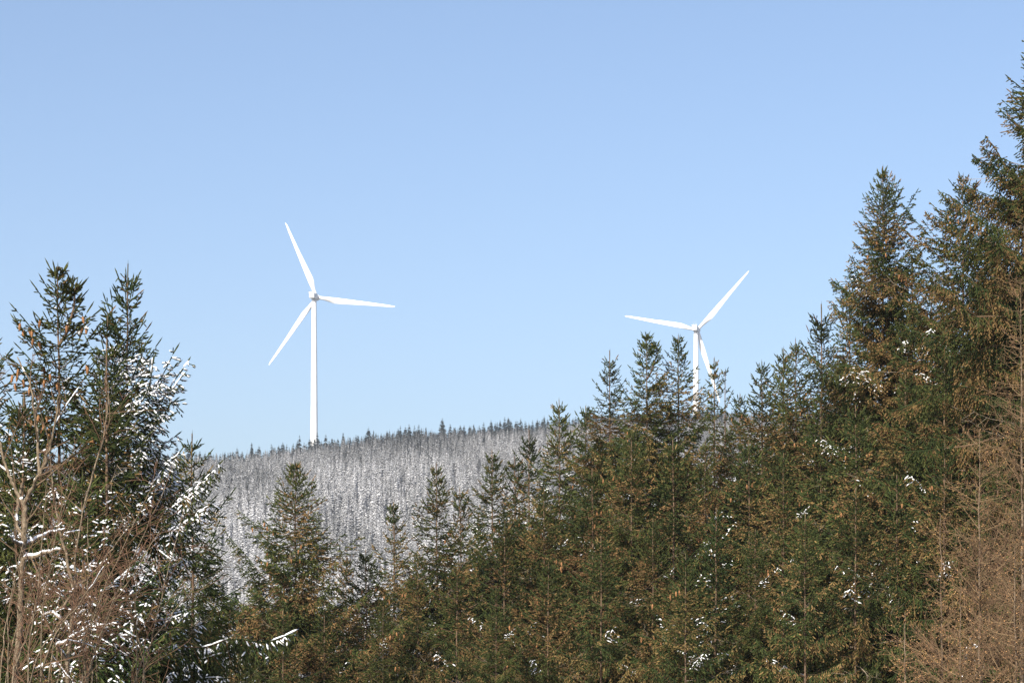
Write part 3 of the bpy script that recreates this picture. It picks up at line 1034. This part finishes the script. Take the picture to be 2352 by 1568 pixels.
# larches: straight stem, fine rising twigs
CFG_LA = dict(seg=[0.20, 0.12], wob=[0.09, 0.14], up=[0.5, 0.3], den=[9.5], len=[0.40], ang=[52], rk=[0.6], rmin=0.0036, lmin=0.14, snow=[0.0, 0.0], ang0=72, len0=1.7, r0=0.016)
CFG_LA["from"] = [0.12]
C_LA = [np.array((0.150, 0.105, 0.060)), np.array((0.136, 0.085, 0.051)), np.array((0.128, 0.074, 0.048))]
CFG_LA["prof"] = lambda v: 1.3 - 0.5 * v
for k, (px, py, Yq, den, l0, lab) in enumerate([
        (2250, 985, 62, 19, 1.6, "bare tan larch with a straight thin pale trunk at lower right"),
        (2078, 1405, 60, 14, .8, "small bare larch sapling with a yellowish stem left of the straight trunk"),
        (2345, 640, 66, 19, 1.7, "tall bare larch at the right edge, pinkish twigs before dark spruce"),
        (2205, 1330, 58, 14, 1.2, "low bushy bare larch at the bottom, just left of the straight trunk"),
        (2330, 1240, 57, 17, 1.3, "twiggy bare larch in the lower right corner"),
        (2160, 1180, 64, 12, 1.4, "thin bare larch among spruces, left of the straight trunk")]):
    top = at(px, py, Yq)
    pb = foot(top[0] + 0.03 * k, Yq)
    mid = pb * 0.5 + top * 0.5 + np.array((0.04, 0, 0))
    z0 = pb.copy()
    z0[2] = min(-1.5, top[2] - 3)
    cfg = dict(CFG_LA)
    cfg["len0"] = l0
    low = pb + (top - pb) * ((z0[2] - pb[2]) / (top[2] - pb[2]))
    bare_tree("larch_tree", lab, "larch", "bare larches at lower right", pb, [
        ([pb, low], .05 + .004 * (top[2] - z0[2]), .02 + .0035 * (top[2] - z0[2]), 1.0, 0),
        ([low, low * .67 + top * .33, low * .33 + top * .67, top], .02 + .0035 * (top[2] - z0[2]), .006, den, 0)],
        cfg, C_LA, 60 + k, M_LARCH, 3, (400, 0.03, np.array((0.42, 0.24, 0.11))))


# ------------------------------------------------------------------ forest on the far hill
def far_tree(seed, nb, R, dens_col):
    """one far conifer of unit-ish size: drooping boughs on a thin stem; returns verts, tris, colour"""
    rng = np.random.default_rng(seed)
    H = 1.0
    zr = 1 - rng.random(nb) ** 0.8 * 0.92
    zr = np.sort(zr)[::-1]
    r = R * (1 - zr) ** 0.8 * rng.uniform(0.7, 1.15, nb) + 0.008
    az = np.arange(nb) * 2.39996 + rng.normal(0, 0.3, nb)
    out = np.stack([np.cos(az), np.sin(az), np.zeros(nb)], 1)
    sd = np.stack([-np.sin(az), np.cos(az), np.zeros(nb)], 1)
    b = np.stack([np.zeros(nb), np.zeros(nb), zr], 1)
    dr = r * rng.uniform(0.25, 0.6, nb)
    w = r * 0.34 + 0.005
    V = np.empty((nb, 4, 3))
    V[:, 0] = b
    m = b + out * (r * 0.6)[:, None] - np.array((0, 0, 1)) * (dr * 0.35)[:, None]
    V[:, 1] = m + sd * w[:, None] - np.array((0, 0, 1)) * (w * 0.35)[:, None]
    V[:, 2] = b + out * r[:, None] - np.array((0, 0, 1)) * dr[:, None]
    V[:, 3] = m - sd * w[:, None] - np.array((0, 0, 1)) * (w * 0.35)[:, None]
    f = np.arange(nb)[:, None, None] * 4 + np.array([[0, 1, 2], [0, 2, 3]])[None]
    u = rng.random(nb)
    # trunk
    t = np.arange(4) * math.pi / 2
    tv = np.vstack([np.stack([0.012 * np.cos(t), 0.012 * np.sin(t), 0 * t], 1), [[0, 0, 1.02]]])
    tf = np.array([[0, 1, 4], [1, 2, 4], [2, 3, 4], [3, 0, 4]]) + nb * 4
    return np.vstack([V.reshape(-1, 3), tv]), np.vstack([f.reshape(-1, 3), tf]), np.r_[np.repeat(u, 4), np.full(5, 2.0)]


rng = np.random.default_rng(2024)
PROTO = [far_tree(900 + k, 130 + 6 * k, 0.12 + 0.014 * (k % 4), None) for k in range(8)]
SNOWC = np.array((0.63, 0.635, 0.65))
DARKC = np.array((0.050, 0.058, 0.060))


def tree_cols(u, sf, r2):
    f = np.clip(sf + (u[:, None] - 0.5) * 0.5, 0, 1)
    c = DARKC * (1 - f) + SNOWC * f
    c = c * (0.85 + 0.3 * r2)
    c[u > 1.5] = (0.10, 0.08, 0.07)
    return c


# positions on a jittered grid over the visible hillside
cell = 3.7
xs, ys = np.meshgrid(np.arange(-330, 370, cell), np.arange(690, 1262, cell))
xs = (xs + rng.uniform(-.5, .5, xs.shape) * cell * 0.95).ravel()
ys = (ys + rng.uniform(-.5, .5, ys.shape) * cell * 0.95).ravel()
pxs = 1176 + xs / ys * F
keep = (pxs > -150) & (pxs < 2600)
xs, ys, pxs = xs[keep], ys[keep], pxs[keep]
zs = ground_z(xs, ys)
pys = 1564 - zs / ys * F
pat = np.sin(xs * 0.05 + 1) * np.sin(ys * 0.018 + xs * 0.01) + 0.5 * np.sin(xs * 0.13 + ys * 0.03)
sfrac = np.clip(0.62 + 0.14 * pat + rng.normal(0, 0.13, len(xs)), 0.05, 1.0)
sfrac = sfrac * np.interp(ys, [600, 850, 1060, 1170, 1210, 1262], [1.35, 1.15, 0.95, 0.7, 0.3, -0.2])
hs = rng.uniform(12.0, 18.5, len(xs)) * np.interp(ys, [690, 1190, 1250], [1.0, 0.88, 0.55])
single = np.zeros(len(xs), bool)
near_in_view = np.where((pxs > 455) & (pxs < 1250) & (pys - hs / ys * F < 1400))[0]
single[near_in_view[np.argsort(ys[near_in_view])[:150]]] = True
VV, FF, CC, k0 = [], [], [], 0
for i in np.where(~single)[0]:
    v, f, u = PROTO[rng.integers(8)]
    a = rng.uniform(0, 6.28)
    ca, sa = math.cos(a), math.sin(a)
    h = hs[i]
    wd = h * rng.uniform(0.85, 1.2)
    q = np.empty_like(v)
    q[:, 0] = xs[i] + wd * (v[:, 0] * ca - v[:, 1] * sa)
    q[:, 1] = ys[i] + wd * (v[:, 0] * sa + v[:, 1] * ca)
    q[:, 2] = zs[i] + h * v[:, 2]
    VV.append(q)
    FF.append(f + k0)
    CC.append(tree_cols(u, sfrac[i], rng.random((len(u), 1))))
    k0 += len(v)
VV, FF, CC = np.concatenate(VV), np.concatenate(FF), np.concatenate(CC)
fo = obj("hillside_forest", mesh_from("hillside_forest", VV, FF, np.full(len(FF), 3), CC, [M_FAR]))
tag(fo, "dense snow dusted conifer forest covering the far hillside", "forest", kind="stuff")


def far_mesh(name, proto, sf, mt):
    v, f, u = proto
    r = np.random.default_rng(int(sf * 1000) + len(v))
    return mesh_from(name, v, f, np.full(len(f), 3), tree_cols(u, sf, r.random((len(u), 1))) * (np.array((0.62, 0.74, 0.74)) if sf < 0.1 else 1.0), [mt])


FROST = [far_mesh("frosted_conifer", PROTO[k], 0.45 + 0.05 * k, M_FARI) for k in range(8)]
for j, i in enumerate(np.where(single)[0]):
    o = obj("frosted_conifer", FROST[int(rng.integers(8))], None, (xs[i], ys[i], zs[i]))
    o.scale = (hs[i], hs[i], hs[i])
    o.rotation_euler = (0, 0, rng.uniform(0, 6.28))
    tag(o, "snow dusted conifer low on the far hillside, one of many alike", "conifer", "snow dusted conifers on the lower far hillside")

# skyline: dark spruces standing clear on the ridge
RPROTO = [far_tree(700 + k, 240, 0.27 + 0.04 * (k % 3), None) for k in range(6)]
RDARK = [far_mesh("ridge_conifer", RPROTO[k], -0.22 + 0.03 * k, M_FARI) for k in range(6)]


def ridge_tree(px, top, wide, label, group, Y=None):
    Y = Y or rng.uniform(1248, 1275)
    x = (px - 1176) / F * Y
    gz = float(ground_z(x, Y))
    h = (1564 - top) / F * Y - gz
    o = obj("ridge_conifer", RDARK[int(rng.integers(6))], None, (x, Y, gz))
    o.scale = (h * wide, h * wide, h)
    o.rotation_euler = (0, 0, rng.uniform(0, 6.28))
    tag(o, label, "conifer", group)


GR = "dark conifers along the ridge skyline"
for px, top, wide, lab in [
        (722, 1003, 1.0, "dark conifer on the ridge, exactly before the foot of the left turbine tower"),
        (688, 997, 0.95, "tall dark ridge conifer just left of the left turbine tower"),
        (578, 1012, 0.85, "slim dark ridge conifer standing clear, well left of the left turbine tower"),
        (788, 990, 0.9, "tall pointed ridge conifer just right of the left turbine tower"),
        (858, 985, 0.8, "pointed ridge conifer above the middle of the open hill, left of a pair"),
        (1128, 962, 1.0, "tallest dark conifer on the right half of the ridge skyline"),
        (1088, 970, 0.8, "small pointed ridge conifer just left of the tallest one on the right"),
        (1250, 952, 0.8, "pointed ridge conifer next to the tip of the orange trunked spruce"),
        (626, 1022, 1.1, "stout ridge conifer between the slim clear one and the turbine tower"),
        (895, 984, 0.75, "narrow ridge conifer right of a pointed one above the open hill")]:
    ridge_tree(px, top, wide * 0.76, lab, GR)
for px in np.arange(372, 1700, 7.5):
    p = px + rng.uniform(-4, 4)
    c = np.interp(p, RIDGE_PX, RIDGE_PY)
    ridge_tree(p, c - 16 - 6 * math.sin(p * 0.045) * math.sin(p * 0.017 + 1) - rng.gamma(2.0, 4.5), rng.uniform(0.8, 1.15), "dark conifer in the row along the hill's skyline, like its neighbours", GR)

# ------------------------------------------------------------------ haze
if HAZE > 0:
    m = bpy.data.materials.new("haze")
    m.use_nodes = True
    N, L = m.node_tree.nodes, m.node_tree.links
    N.remove(N["Principled BSDF"])
    pv = N.new("ShaderNodeVolumePrincipled")
    pv.inputs["Color"].default_value = (0.86, 0.92, 1.0, 1)
    pv.inputs["Density"].default_value = HAZE
    pv.inputs["Anisotropy"].default_value = 0.2
    L.new(pv.outputs[0], N["Material Output"].inputs["Volume"])
    z0, z1 = float(gv[:, 2].min()) - 1.0, 275.0
    g = Geo()
    g.add([(x, y, z) for z in (z0, z1) for x, y in ((-2000, -260), (2000, -260), (2000, 2700), (-2000, 2700))],
          [[3, 2, 1, 0], [0, 1, 5, 4], [1, 2, 6, 5], [2, 3, 7, 6], [3, 0, 4, 7], [4, 5, 6, 7]])
    tag(obj("haze", g.mesh("haze", [m])), "thin pale blue haze over the hill", kind="stuff")
